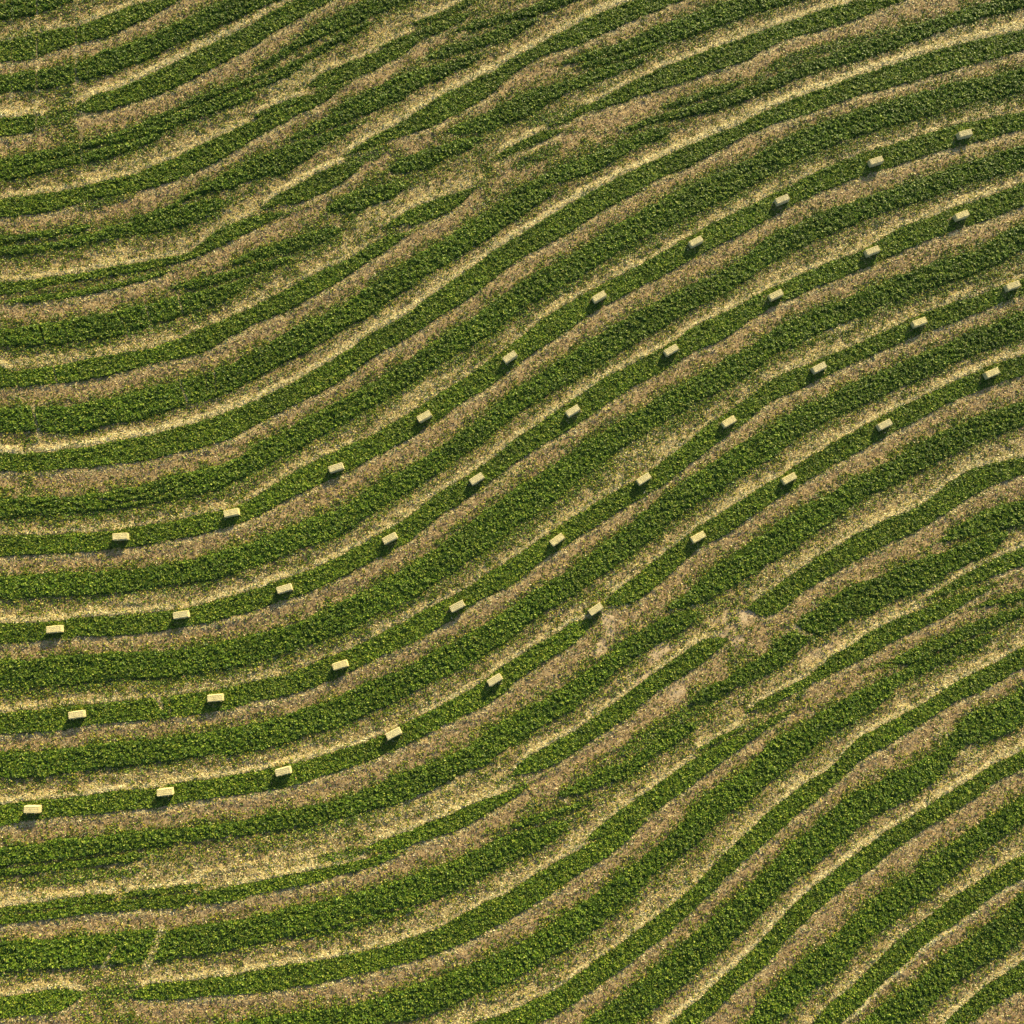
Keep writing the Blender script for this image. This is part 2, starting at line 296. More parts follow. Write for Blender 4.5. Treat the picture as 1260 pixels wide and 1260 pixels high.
    line = np.clip(np.exp(-((ddn - 3.8) / (2.6 + .6 * ltop)) ** 2) * (.45 + .55 * sm(n1, .3, .5)) * ltop, 0, 1)
    edge += np.clip(A * 1.6 - .6, 0, 1) * line
    regrow += A * rmul * (sm(1 - g, .45, .95) * .42 * (.4 + 1.2 * sm(pat, .4, .6)) + .04 + .22 * sm(1 - pat, .48, .6)) * (1 - .8 * np.clip(line, 0, 1))
    straw += B * (.30 * np.exp(-((du - 5) / 4) ** 2) + .05)
    edge += B * lbot * np.exp(-((du - 5) / 3.4) ** 2) * (.4 + .6 * sm(n1, .35, .6))
    regrow += B * (.02 + .52 * sm(g, .4, .97) ** 1.3 * (.45 + 1.1 * sm(pat, .4, .6)))
    straw += C * .22; regrow += C * (.2 + .3 * sm(pat, .42, .6))
    small = C * np.clip((16 - gapw) / 6, 0, 1); regrow = regrow * (1 - small) + .5 * small; straw = straw * (1 - small) + .1 * small
    bare = np.zeros((N, N), np.float32)
    for cx, cy, rx, ry, rot, k in BARE:
        c, s = math.cos(math.radians(rot)), math.sin(math.radians(rot))
        u = (X - cx) * c - (Y - cy) * s; v = (X - cx) * s + (Y - cy) * c
        r = np.hypot(u / rx, v / ry) + (fbm(X + 0*Y, Y + 0*X, 9, 55) - .5) * 1.1
        bare = np.maximum(bare, k * np.clip((1.1 - r) / .5, 0, 1))
    for cx, cy, rx, ry, rot, ks, kr in PATCH:
        c, s = math.cos(math.radians(rot)), math.sin(math.radians(rot))
        u = (X - cx) * c - (Y - cy) * s; v = (X - cx) * s + (Y - cy) * c
        m = np.clip((1.15 - np.hypot(u / rx, v / ry) - (n2 - .5)) / .5, 0, 1)
        straw = straw * (1 - m) + ks * m; regrow = regrow * (1 - m) + kr * m
    straw = straw * (.35 + 1.3 * streak); regrow = regrow * (1.35 - .7 * streak)
    regrow = np.maximum(regrow, weak * .85)
    regrow *= (1 - .85 * bare) * (1 - .85 * np.clip(edge, 0, 1)); straw *= (1 - .7 * bare); edge *= (1 - bare)
    edge = np.maximum(edge, trk)
    straw = blur(straw, 1); regrow = blur(regrow, 1); edge = blur(edge, 1)
    return dict(crop=crop.astype(np.float32), straw=straw.astype(np.float32), regrow=regrow.astype(np.float32), edge=edge.astype(np.float32), bare=bare, streak=streak, narrow=blur(((typ != 2) & (typ != 0)).astype(np.float32), 2))

CUTS = [('a1',190,-60,186,640,7,.85),('a1',380,-60,378,620,7,.8),('a1',62,-60,66,640,6,.7),('a1',395,620,425,1100,6,.5),('b1',110,1245,300,1195,6,.6),('b1',300,1195,430,1245,6,.6),('b1',480,1190,600,1212,6,.7),('b1',600,1212,750,1195,6,.7),('b1',750,1195,900,1130,6,.7),('b1',560,1165,700,1172,5,.6),('b1',700,1172,860,1110,5,.6),
 ('b1',230,430,290,640,4,.4),('b1',590,400,640,620,4,.3),('a1',370,330,392,410,8,.7),('a1',395,730,410,800,8,.6),('a1',215,150,220,250,10,.5),('a1',185,150,190,300,8,.4),
 ('b1',165,745,195,880,11,.8),('b1',200,340,228,440,8,.7),('b1',265,545,282,620,7,.8),('b1',890,620,925,730,10,.75),
 ('b1',870,620,880,730,6,.5),('b1',1010,585,1020,680,8,.7),('b1',1055,570,1068,670,8,.8),('b1',585,290,645,395,9,.7),
 ('b1',720,255,745,340,8,.8),('b1',880,205,900,280,8,.8),('b1',85,570,90,650,8,.6),('b1',320,740,345,850,7,.5),
 ('b1',130,970,150,1070,30,.5),('b1',250,970,260,1060,30,.45),('b1',865,870,880,960,9,.6),
 ('b1',590,60,605,160,6,.6),('b1',480,1190,540,1230,8,.5),
 ('d1',560,890,505,980,12,.9),('d1',570,840,565,890,8,.5),('d1',800,800,720,970,22,.9),('d1',965,600,930,690,8,.7),
 ('c1',770,905,800,960,16,.8),('c1',830,900,835,1000,9,.7),('c1',310,955,340,1080,0,.0),
 ('c4',130,560,235,640,10,.9),('c4',370,690,430,735,8,.5),('c4',640,1000,720,1060,9,.45),('c4',200,800,225,850,8,.5),
 ('d4',960,40,1100,85,9,.6),('c3',420,470,460,520,12,.6),('c4',850,1100,1000,1200,40,.5),('c3',960,470,850,460,8,.5)]
BARE = [(830,822,72,8,38,.5),(900,775,45,8,35,.55),(1000,803,55,5,30,.5),(790,850,40,7,40,.45),(690,915,50,7,32,.35),(748,765,9,22,10,.9),(740,795,14,9,35,.75),(812,800,22,8,48,.9),(790,836,18,7,45,.85),(918,758,18,10,20,.95),(893,760,20,9,30,.6),
 (833,852,10,14,-10,.8),(905,790,14,9,20,.8),(1018,800,26,6,25,.6),(195,865,7,7,0,.8),(975,855,5,4,0,.5),(665,165,18,9,25,.35),(1245,828,9,7,0,.5)]
PATCH = [(165,205,42,11,20,.95,.15),(360,100,40,13,33,.95,.12),(460,265,36,12,33,.9,.12),(650,170,34,9,28,.85,.12),(90,440,90,9,5,.9,.18),
 (430,1015,90,12,15,.8,.2),(540,965,80,14,28,.75,.14),(690,400,26,10,35,.9,.15),(520,480,36,9,30,.9,.1),(800,545,28,13,40,.9,.3),(1030,400,46,11,22,.9,.2),
 (770,560,20,12,40,.85,.3),(300,570,0.1,0.1,0,0,0),(620,590,30,7,35,.8,.2),(940,130,40,9,20,.85,.15),(1150,45,50,9,12,.8,.15),(760,95,30,10,28,.8,.25),(150,1070,90,9,6,.55,.25),(120,1085,60,7,4,.7,.12)]
# ------------------------------------------------------------------ plan <-> ground
ST, CT, TT = math.sin(TILT), math.cos(TILT), math.tan(TILT)
def to_plan(X, Y):
    vy = Y + CAM_H * TT
    depth = CAM_H * CT + vy * ST
    v = vy * CT - CAM_H * ST
    return 630 + F_PLAN * X / depth, 630 - F_PLAN * v / depth
def to_ground(px, py, z=0.0):
    dx, dyc = (px - 630) / F_PLAN, -(py - 630) / F_PLAN
    dy = dyc * CT + ST; dz = dyc * ST - CT
    t = (z - CAM_H) / dz
    return dx * t, -CAM_H * TT + dy * t

F = make_fields()
def sample(a, X, Y):
    px, py = to_plan(X, Y)
    fx = np.clip(px + PAD, 0, N - 1.01); fy = np.clip(py + PAD, 0, N - 1.01)
    i = fx.astype(int); j = fy.astype(int); u = fx - i; v = fy - j
    return (a[j, i] * (1-u) + a[j, i+1] * u) * (1-v) + (a[j+1, i] * (1-u) + a[j+1, i+1] * u) * v
WX, WY0, WY1 = 92.0, -86.0, 99.0              # surveyed part of the field, metres

ROWS = [
 [(147,660,5),(284,630.5,12),(413,575,19),(522,511.8,29),(627.5,438.5,33),(737.5,364.3,31),(856.8,296.3,27),(963.3,244.5,23),(1079,197,18),(1188.3,163.3,15)],
 [(65.8,774.3,5),(222,756.3,9),(349.3,724.3,17),(479.3,662,27),(586.3,588.8,34),(705,505,33),(826.3,430,29),(955.5,362,27),(1074.5,307.8,20),(1184.5,263.8,21)],
 [(93,879.5,7),(264,858.8,6),(418.3,818.3,17),(562.5,745.8,29),(685.8,663.8,35),(792.5,588.8,33),(897.5,518.3,29),(1008.8,451.8,28),(1132.5,395.8,20),(1247.5,350.5,21)],
 [(38.3,996.3,0),(202,975,7),(348,949.3,14),(483.8,903,27),(608.8,836.8,32),(733.3,749.5,35),(859.5,660.5,29),(971.8,588.3,30),(1089.5,522,26),(1221.8,458.3,23)]]
BL, BW, BH = 2.06, .98, .96
rng = np.random.default_rng(11)
def lay(X, Y):                                 # slow roll of the land
    return (fbm(X, Y, 45, 70, 2) - .5) * 1.1
def ground_z(X, Y, fine=True):
    z = lay(X, Y)
    e = sample(F['edge'], X, Y); s = sample(F['straw'], X, Y)
    z = z + e * .16 + s * .02 + (sample(F['streak'], X, Y) - .5) * .16
    if fine:
        z = z + ((vnoise(X, Y, .8, 81) - .5) * .09 + (vnoise(X, Y, .42, 82) - .5) * .10) * (1 - .6 * np.clip(e, 0, 1))
    return z

def link(name, me, mats=(), parent=None):
    o = bpy.data.objects.new(name, me)
    for m in mats: me.materials.append(m)
    scene.collection.objects.link(o)
    if parent: o.parent = parent
    return o

def mesh_np(name, co, quads, attrs=None, smooth=False):
    me = bpy.data.meshes.new(name)
    nf = len(quads)
    me.vertices.add(len(co)); me.vertices.foreach_set('co', np.ascontiguousarray(co, np.float32).ravel())
    me.loops.add(nf * 4); me.loops.foreach_set('vertex_index', np.ascontiguousarray(quads, np.int32).ravel())
    me.polygons.add(nf); me.polygons.foreach_set('loop_start', np.arange(0, nf * 4, 4, dtype=np.int32))
    if smooth: me.polygons.foreach_set('use_smooth', np.ones(nf, bool))
    for k, (dom, v) in (attrs or {}).items():
        at = me.attributes.new(k, 'FLOAT' if v.ndim == 1 else 'FLOAT_COLOR', dom)
        at.data.foreach_set('value' if v.ndim == 1 else 'color', np.ascontiguousarray(v, np.float32).ravel())
    me.update(calc_edges=True)
    return me

# ------------------------------------------------------------------ materials
def mat(name):
    m = bpy.data.materials.new(name); m.use_nodes = True; nt = m.node_tree
    b = nt.nodes['Principled BSDF']
    return m, nt, b
def node(nt, t, **kw):
    n = nt.nodes.new(t)
    for k, v in kw.items(): setattr(n, k, v)
    return n
def noise(nt, scale, detail=3, rough=.6, vec=None, dist=0):
    n = node(nt, 'ShaderNodeTexNoise'); n.inputs['Scale'].default_value = scale
    n.inputs['Detail'].default_value = detail; n.inputs['Roughness'].default_value = rough; n.inputs['Distortion'].default_value = dist
    if vec is None:
        tc = node(nt, 'ShaderNodeTexCoord'); vec = tc.outputs['Object']
    nt.links.new(vec, n.inputs['Vector']); return n
def ramp(nt, src, stops):
    r = node(nt, 'ShaderNodeValToRGB'); nt.links.new(src, r.inputs[0])
    el = r.color_ramp.elements
    while len(el) < len(stops): el.new(.5)
    for e, (p, c) in zip(el, stops): e.position = p; e.color = (*c, 1)
    return r.outputs[0]
def mixc(nt, fac, a, b):
    m = node(nt, 'ShaderNodeMix', data_type='RGBA')
    for s, v in ((m.inputs[0], fac), (m.inputs[6], a), (m.inputs[7], b)):
        if isinstance(v, (tuple, float, int)): s.default_value = (*v, 1) if isinstance(v, tuple) else v
        else: nt.links.new(v, s)
    return m.outputs[2]
def attr(nt, name):
    a = node(nt, 'ShaderNodeAttribute', attribute_name=name); return a

g_mat, nt, b = mat('stubble_soil')
n_f = noise(nt, 2.6, 4, .7); n_m = noise(nt, .35, 3, .6); n_s = noise(nt, 4.5, 3, .7)
soil = ramp(nt, n_f.outputs['Fac'], [(.36, (.17, .11, .055)), (.50, (.35, .24, .12)), (.62, (.52, .38, .20))])
strawc = ramp(nt, n_s.outputs['Fac'], [(.34, (.30, .21, .07)), (.50, (.55, .43, .16)), (.64, (.72, .60, .25))])
edgec = ramp(nt, n_f.outputs['Fac'], [(.3, (.76, .65, .32)), (.6, (.90, .82, .50))])
barec = ramp(nt, n_f.outputs['Fac'], [(.3, (.40, .29, .17)), (.65, (.60, .46, .28))])
greenc = ramp(nt, n_s.outputs['Fac'], [(.35, (.10, .085, .03)), (.62, (.21, .20, .06))])
c = mixc(nt, attr(nt, 'regrow').outputs['Fac'], soil, greenc)
c = mixc(nt, attr(nt, 'straw').outputs['Fac'], c, strawc)
c = mixc(nt, attr(nt, 'edge').outputs['Fac'], c, edgec)
c = mixc(nt, attr(nt, 'bare').outputs['Fac'], c, barec)
nt.links.new(c, b.inputs['Base Color']); b.inputs['Roughness'].default_value = .95
b.inputs['Specular IOR Level'].default_value = .15
bp = node(nt, 'ShaderNodeBump'); bp.inputs['Strength'].default_value = .6; bp.inputs['Distance'].default_value = .08
nt.links.new(n_s.outputs['Fac'], bp.inputs['Height']); nt.links.new(bp.outputs[0], b.inputs['Normal'])

def leaf_material(name, translucent):
    m, nt, b = mat(name)
    a = attr(nt, 'tint')
    nt.links.new(a.outputs['Color'], b.inputs['Base Color'])
    b.inputs['Roughness'].default_value = .55; b.inputs['Specular IOR Level'].default_value = .35
    if translucent:
        tr = node(nt, 'ShaderNodeBsdfTranslucent'); mx = node(nt, 'ShaderNodeMixShader'); mx.inputs[0].default_value = translucent
        nt.links.new(a.outputs['Color'], tr.inputs['Color'])
        out = nt.nodes['Material Output']
        nt.links.new(b.outputs[0], mx.inputs[1]); nt.links.new(tr.outputs[0], mx.inputs[2]); nt.links.new(mx.outputs[0], out.inputs[0])
    return m
leaf_mat = leaf_material('clover_leaf', .25)
straw_mat = leaf_material('cut_straw', .12)
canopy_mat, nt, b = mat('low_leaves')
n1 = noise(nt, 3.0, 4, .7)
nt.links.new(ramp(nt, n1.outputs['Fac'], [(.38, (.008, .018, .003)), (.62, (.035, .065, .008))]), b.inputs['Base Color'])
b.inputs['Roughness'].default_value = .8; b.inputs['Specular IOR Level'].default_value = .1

# ------------------------------------------------------------------ ground
def grid_axis():
    st = .30
    core_x = np.arange(-WX, WX + st, st); core_y = np.arange(WY0, WY1 + st, st)
    out = np.array([1500, 800, 420, 260, 180, 140, 115, 102.])
    xs = np.concatenate([-out, core_x, out[::-1]]); ys = np.concatenate([-out, core_y, out[::-1] + 2])
    return xs, ys
xs, ys = grid_axis()
GX, GY = np.meshgrid(xs, ys)
inside = (np.abs(GX) < WX + 1) & (GY > WY0 - 1) & (GY < WY1 + 1)
fade = np.clip((110 - np.hypot(GX, GY) * .72) / 20, 0, 1)
GZ = np.where(inside, ground_z(GX, GY), lay(GX, GY))
nx, ny = len(xs), len(ys)
I = np.arange(nx * ny).reshape(ny, nx)
quads = np.stack([I[:-1, :-1], I[:-1, 1:], I[1:, 1:], I[1:, :-1]], -1).reshape(-1, 4)
at = {}
for k in ('straw', 'regrow', 'edge', 'bare'):
    v = np.where(inside, sample(F[k], GX, GY), .3 if k == 'regrow' else 0)
    if k == 'regrow': v = np.clip(v * 1.1 + .6 * sample(F['crop'], GX, GY) * inside, 0, 1)
    at[k] = ('POINT', np.clip(v, 0, 1).ravel())
me = mesh_np('ground', np.stack([GX, GY, GZ], -1).reshape(-1, 3), quads, at, smooth=True)
ground = link('ground', me, [g_mat]); ground['kind'] = 'structure'

# ------------------------------------------------------------------ standing green bands
BXY = []
for row in ROWS:
    for (px, py, a) in row:
        BXY.append((*to_ground(px, py, BH), math.radians(a)))
def pressed(X, Y):                              # cover flattened under and in front of each bale
    p = np.zeros(np.shape(X), np.float32)
    for bx, by, a in BXY:
        m = (np.abs(X - bx) < 3.2) & (np.abs(Y - by) < 3.2)
        u = (X[m] - bx + .25) * math.cos(a) + (Y[m] - by + .5) * math.sin(a); v = -(X[m] - bx + .25) * math.sin(a) + (Y[m] - by + .5) * math.cos(a)
        p[m] = np.maximum(p[m], np.clip(1.9 - np.hypot(u / 1.35, v / 1.0), 0, 1))
    return p
def canopy_h(X, Y):
    nr = sample(F['narrow'], X, Y)
    h = .25 + (vnoise(X, Y, 1.3, 91) - .5) * .12 + (vnoise(X, Y, .40, 92) - .5) * .24 + (vnoise(X, Y, .25, 93) - .5) * .22
    return h * (1 - .28 * nr) * (1 - .72 * pressed(X, Y))
st = .19
cx = np.arange(-WX, WX, st); cy = np.arange(WY0, WY1, st)
CX, CY = np.meshgrid(cx, cy)
CX = CX + (rng.random(CX.shape) - .5) * st * .5; CY = CY + (rng.random(CY.shape) - .5) * st * .5
M = sample(F['crop'], CX, CY)
base = ground_z(CX, CY, False)
H = canopy_h(CX, CY)
CZ = base + np.where(M > .25, np.clip((M - .25) / .75, 0, 1) ** .7 * (H - .06), -.08) + (rng.random(M.shape) - .5) * .05
keep = M > .2
I = np.arange(M.size).reshape(M.shape)
k = keep[:-1, :-1] | keep[:-1, 1:] | keep[1:, 1:] | keep[1:, :-1]
quads = np.stack([I[:-1, :-1], I[:-1, 1:], I[1:, 1:], I[1:, :-1]], -1)[k]
used = np.unique(quads); remap = np.zeros(M.size, np.int64); remap[used] = np.arange(len(used))
canopy_co = np.stack([CX, CY, CZ], -1).reshape(-1, 3)[used]; canopy_q = remap[quads]

def leaf_cloud(X, Y, Z, length, width, tilt_lo, tilt_hi, col, flat=False, az=None):
    n = len(X)
    az = rng.random(n) * 2 * np.pi if az is None else az
    ti = np.radians(tilt_lo + (tilt_hi - tilt_lo) * rng.random(n))
    roll = (rng.random(n) - .5) * 1.2
    d = np.stack([np.cos(az) * np.cos(ti), np.sin(az) * np.cos(ti), np.sin(ti)], -1)
    s = np.stack([-np.sin(az), np.cos(az), np.zeros(n)], -1)
    nrm = np.cross(d, s)
    s = s * np.cos(roll)[:, None] + nrm * np.sin(roll)[:, None]
    L = (length * (.6 + .8 * rng.random(n)))[:, None]; W = (width * (.6 + .8 * rng.random(n)))[:, None]
    p = np.stack([X, Y, Z], -1)
    u = .35 + .25 * rng.random((n, 1))
    v = np.stack([p - d * L * .5, p - d * L * (.5 - u) + s * W * .5, p + d * L * .5, p - d * L * (.5 - u) - s * W * .5], 1)
    return v.reshape(-1, 3), np.arange(n * 4).reshape(n, 4), col

def scatter(n):
    return rng.uniform(-WX, WX, n), rng.uniform(WY0, WY1, n)
def pick(cols, n, jitter=.18):
    cols = np.array(cols); c = cols[rng.integers(0, len(cols), n)]
    c = c * (1 + (rng.random((n, 1)) - .5) * 2 * jitter) * (1 + (rng.random((n, 3)) - .5) * jitter)
    return np.concatenate([np.clip(c, 0, 1), np.ones((n, 1))], 1)

AREA = 2 * WX * (WY1 - WY0)
X, Y = scatter(int(AREA * LEAF_D))
m = sample(F['crop'], X, Y)
ok = m > .28 + .35 * rng.random(len(m)); X, Y, m = X[ok], Y[ok], m[ok]
hz = canopy_h(X, Y)
Z = ground_z(X, Y, False) + np.clip((m - .1) / .8, .15, 1) ** .7 * hz * (.72 + .36 * rng.random(len(X)))
GREENS = [(.128, .210, .010), (.098, .176, .010), (.165, .248, .014), (.058, .118, .009), (.290, .345, .040), (.040, .088, .010)]
gc = pick(GREENS, len(X), .12)
nrw = sample(F['narrow'], X, Y)[:, None]
gc[:, :3] = gc[:, :3] * (1 + nrw * np.array([[.14, .08, .05]]))
gc[:, :3] *= (.72 + .56 * vnoise(X, Y, .45, 95))[:, None] * (.80 + .4 * fbm(X, Y, 9, 97, 3))[:, None]
co, q, colr = leaf_cloud(X, Y, Z, .27, .20, -10, 55, gc)
nv = len(canopy_co)
allco = np.concatenate([canopy_co, co]); allq = np.concatenate([canopy_q, q + nv])
tint = np.concatenate([np.tile([.03, .06, .01, 1], (len(canopy_q), 1)), colr])
me = mesh_np('green_bands', allco, allq, {'tint': ('FACE', tint)})
me.materials.append(canopy_mat); me.materials.append(leaf_mat)
mi = np.zeros(len(allq), np.int32); mi[len(canopy_q):] = 1
me.polygons.foreach_set('material_index', mi)
crop = link('clover_bands', me); crop['kind'] = 'stuff'
crop['label'] = 'dense dark green leafy bands left standing in long curves across the field'; crop['category'] = 'crop'
print('crop leaves', len(X))

# ------------------------------------------------------------------ regrowth between the bands
X, Y = scatter(int(AREA * REG_D))
cm = sample(F['crop'], X, Y); r = sample(F['regrow'], X, Y)
clump = np.clip((vnoise(X, Y, .9, 41) - .35) / .35, 0, 1) * .75 + np.clip((vnoise(X, Y, .35, 42) - .4) / .3, 0, 1) * .5
ok = (cm < .5) & (rng.random(len(X)) < (r * 1.9 + .07) * (clump * (1 - r) + r) + .004)
X, Y = X[ok], Y[ok]
Z = ground_z(X, Y) + .03 + .13 * rng.random(len(X))
REGR = [(.23, .24, .016), (.34, .31, .030), (.15, .195, .013), (.115, .16, .012), (.09, .135, .011)]
rr = r[ok]
rc = np.where((rng.random(len(X)) < rr * 1.1)[:, None], pick(GREENS, len(X)), pick(REGR, len(X)))
co, q, colr = leaf_cloud(X, Y, Z, .30, .20, 0, 55, rc)
weeds = link('regrowth', mesh_np('regrowth', co, q, {'tint': ('FACE', colr)}), [leaf_mat]); weeds['kind'] = 'stuff'
weeds['label'] = 'sparse yellow green regrowth sprouting in the stubble between the bands'; weeds['category'] = 'weeds'
print('regrowth', len(X))

# ------------------------------------------------------------------ cut straw lying on the stubble
def row_dir(X, Y):
    px, py = to_plan(X, Y)
    # heading of the bands, taken from the plan
    return np.radians(np.interp(px - py * .25, [-200, 100, 300, 600, 900, 1200], [4, 10, 22, 34, 33, 24]))
X, Y = scatter(int(AREA * STRAW_D))
cm = sample(F['crop'], X, Y); s = sample(F['straw'], X, Y); e = sample(F['edge'], X, Y); bb = sample(F['bare'], X, Y); r = sample(F['regrow'], X, Y)
pr = pressed(X, Y)
ok = ((cm < .35) | ((pr > .25) & (rng.random(len(X)) < .35 * pr))) & (rng.random(len(X)) < (s * .6 + e * 1.2 + .38) * (1 - .75 * bb))
X, Y, s, e = X[ok], Y[ok], s[ok], e[ok]
Z = ground_z(X, Y) + .02 + .08 * rng.random(len(X))
pale = rng.random(len(X)) < np.clip(.22 + s * .7 + e * 1.6, 0, 1)
ca = pick([(.70, .56, .23), (.78, .66, .32), (.60, .45, .17), (.86, .77, .43)], len(X), .12)
ca[:, :3] *= (.92 + .22 * np.clip(e, 0, 1))[:, None]; ca = np.clip(ca, 0, .92)
cb = pick([(.44, .30, .13), (.35, .23, .10), (.53, .38, .18), (.26, .165, .075), (.18, .115, .05)], len(X), .15)
col = np.where(pale[:, None], ca, cb)
az = row_dir(X, Y) + rng.normal(0, 1, len(X)) * .75
co, q, colr = leaf_cloud(X, Y, Z, .36, .09, -5, 28, col, az=az)
strw = link('cut_straw', mesh_np('cut_straw', co, q, {'tint': ('FACE', colr)}), [straw_mat]); strw['kind'] = 'stuff'
strw['label'] = 'cut straw and brown stubble strewn in curved swaths between the green bands'; strw['category'] = 'straw'
print('straw', len(X))

# ------------------------------------------------------------------ straw bales
bale_mat, nt, b = mat('baled_straw')
tc = node(nt, 'ShaderNodeTexCoord')
mp = node(nt, 'ShaderNodeMapping'); mp.inputs['Scale'].default_value = (9, 3, 3); nt.links.new(tc.outputs['Object'], mp.inputs[0])
nb = noise(nt, 3.0, 5, .75, mp.outputs[0]); nb2 = noise(nt, 1.3, 2, .5)
c1 = ramp(nt, nb.outputs['Fac'], [(.30, (.52, .43, .20)), (.50, (.72, .62, .32)), (.68, (.86, .78, .46))])
c2 = ramp(nt, nb2.outputs['Fac'], [(.35, (.80, .80, .75)), (.65, (1, 1, 1))])
mm = node(nt, 'ShaderNodeMix', data_type='RGBA', blend_type='MULTIPLY'); mm.inputs[0].default_value = 1
nt.links.new(c1, mm.inputs[6]); nt.links.new(c2, mm.inputs[7])
oi = node(nt, 'ShaderNodeObjectInfo'); hs = node(nt, 'ShaderNodeHueSaturation')
mr = node(nt, 'ShaderNodeMapRange'); mr.inputs['To Min'].default_value = .92; mr.inputs['To Max'].default_value = 1.06
nt.links.new(oi.outputs['Random'], mr.inputs['Value']); nt.links.new(mr.outputs[0], hs.inputs['Value']); nt.links.new(mr.outputs[0], hs.inputs['Saturation'])
nt.links.new(mm.outputs[2], hs.inputs['Color']); nt.links.new(hs.outputs[0], b.inputs['Base Color'])
b.inputs['Roughness'].default_value = .85; b.inputs['Specular IOR Level'].default_value = .2
bp = node(nt, 'ShaderNodeBump'); bp.inputs['Strength'].default_value = .7; bp.inputs['Distance'].default_value = .03
nt.links.new(nb.outputs['Fac'], bp.inputs['Height']); nt.links.new(bp.outputs[0], b.inputs['Normal'])
twine_mat, nt, b = mat('twine'); b.inputs['Base Color'].default_value = (.62, .52, .25, 1); b.inputs['Roughness'].default_value = .6

def bale_body(seed):
    import bmesh
    rs = np.random.RandomState(seed)
    nx, ny, nz = 40, 12, 12
    bm = bmesh.new(); vid = {}
    def vert(i, j, k):
        if (i, j, k) in vid: return vid[(i, j, k)]
        x, y, z = i / nx - .5, j / ny - .5, k / nz - .5
        # rounded long edges, softly bulging ends, pressed flakes along the length, twine grooves across the width
        r = 1 - .05 * max(0, (abs(y) * 2) ** 8 * (abs(z) * 2) ** 8) - .03 * (abs(x) * 2) ** 10 * ((abs(y) * 2) ** 6 + (abs(z) * 2) ** 6)
        X, Y, Z = x * BL, y * BW * r, z * BH * r
        X += math.copysign(.03, x) * (1 - (2 * y) ** 2) * (1 - (2 * z) ** 2) * (abs(x) > .49)
        fl = .012 * math.cos((x * 18 + .15 * rs.rand()) * 2 * math.pi)
        gr = .006 * (math.cos(y * 2 * math.pi * 4) > .9)
        Y += math.copysign(1, y) * fl * (abs(y) > .49); Z += math.copysign(1, z) * (fl - gr) * (abs(z) > .49)
        X += rs.uniform(-.012, .012); Y += rs.uniform(-.012, .012); Z += rs.uniform(-.012, .012)
        v = bm.verts.new((X, Y, Z + BH / 2)); vid[(i, j, k)] = v; return v
    for i in range(nx):
        for j in range(ny):
            bm.faces.new((vert(i, j, nz), vert(i+1, j, nz), vert(i+1, j+1, nz), vert(i, j+1, nz)))
            bm.faces.new((vert(i, j, 0), vert(i, j+1, 0), vert(i+1, j+1, 0), vert(i+1, j, 0)))
        for k in range(nz):
            bm.faces.new((vert(i, 0, k), vert(i+1, 0, k), vert(i+1, 0, k+1), vert(i, 0, k+1)))
            bm.faces.new((vert(i, ny, k), vert(i, ny, k+1), vert(i+1, ny, k+1), vert(i+1, ny, k)))
    for j in range(ny):
        for k in range(nz):
            bm.faces.new((vert(0, j, k), vert(0, j, k+1), vert(0, j+1, k+1), vert(0, j+1, k)))
            bm.faces.new((vert(nx, j, k), vert(nx, j+1, k), vert(nx, j+1, k+1), vert(nx, j, k+1)))
    # loose straws poking out
    for _ in range(170):
        f = rs.randint(3)
        if f == 0: p = Vector((rs.uniform(-.5, .5) * BL, rs.uniform(-.5, .5) * BW, BH)); nn = Vector((rs.uniform(-1, 1), rs.uniform(-1, 1), .35))
        elif f == 1: s = rs.choice([-1, 1]); p = Vector((rs.uniform(-.5, .5) * BL, s * BW / 2, rs.uniform(.1, 1) * BH)); nn = Vector((rs.uniform(-1, 1), s * .6, rs.uniform(-1, 1)))
        else: s = rs.choice([-1, 1]); p = Vector((s * BL / 2, rs.uniform(-.5, .5) * BW, rs.uniform(.1, 1) * BH)); nn = Vector((s * .8, rs.uniform(-1, 1), rs.uniform(-1, .6)))
        nn.normalize(); side = nn.cross(Vector((0, 0, 1))); side = side.normalized() * .012; L = rs.uniform(.08, .2)
        p = p - nn * .03
        q = [bm.verts.new(p - side), bm.verts.new(p + side), bm.verts.new(p + nn * L + side * .6), bm.verts.new(p + nn * L - side * .6)]
        bm.faces.new(q)
    me = bpy.data.meshes.new('bale_body'); bm.to_mesh(me); bm.free(); me.materials.append(bale_mat)
    return me
def twine_mesh(y):
    import bmesh
    bm = bmesh.new(); r = .009
    hx, t, z0 = BL / 2 + .028, BH + .004, .004
    path = [(-hx + .05, t), (hx - .05, t), (hx, t - .05), (hx, .05), (hx - .05, z0), (-hx + .05, z0), (-hx, .05), (-hx, t - .05)]
    rings = []
    for n, (px, pz) in enumerate(path):
        a = path[n - 1]; c = path[(n + 1) % len(path)]
        tx, tz = c[0] - a[0], c[1] - a[1]; l = math.hypot(tx, tz); tx /= l; tz /= l
        rings.append([bm.verts.new((px + math.cos(q) * r * -tz, y + math.sin(q) * r, pz + math.cos(q) * r * tx)) for q in (0, 1.2566, 2.5133, 3.7699, 5.0265)])
    for n in range(len(rings)):
        a, c = rings[n], rings[(n + 1) % len(rings)]
        for k in range(5): bm.faces.new((a[k], a[(k+1) % 5], c[(k+1) % 5], c[k]))
    bmesh.ops.recalc_face_normals(bm, faces=bm.faces)
    me = bpy.data.meshes.new('twine'); bm.to_mesh(me); bm.free(); me.materials.append(twine_mat)
    return me
bodies = [bale_body(s) for s in (1, 2, 3, 4)]
twines = [twine_mesh(y * BW) for y in (-.375, -.125, .125, .375)]

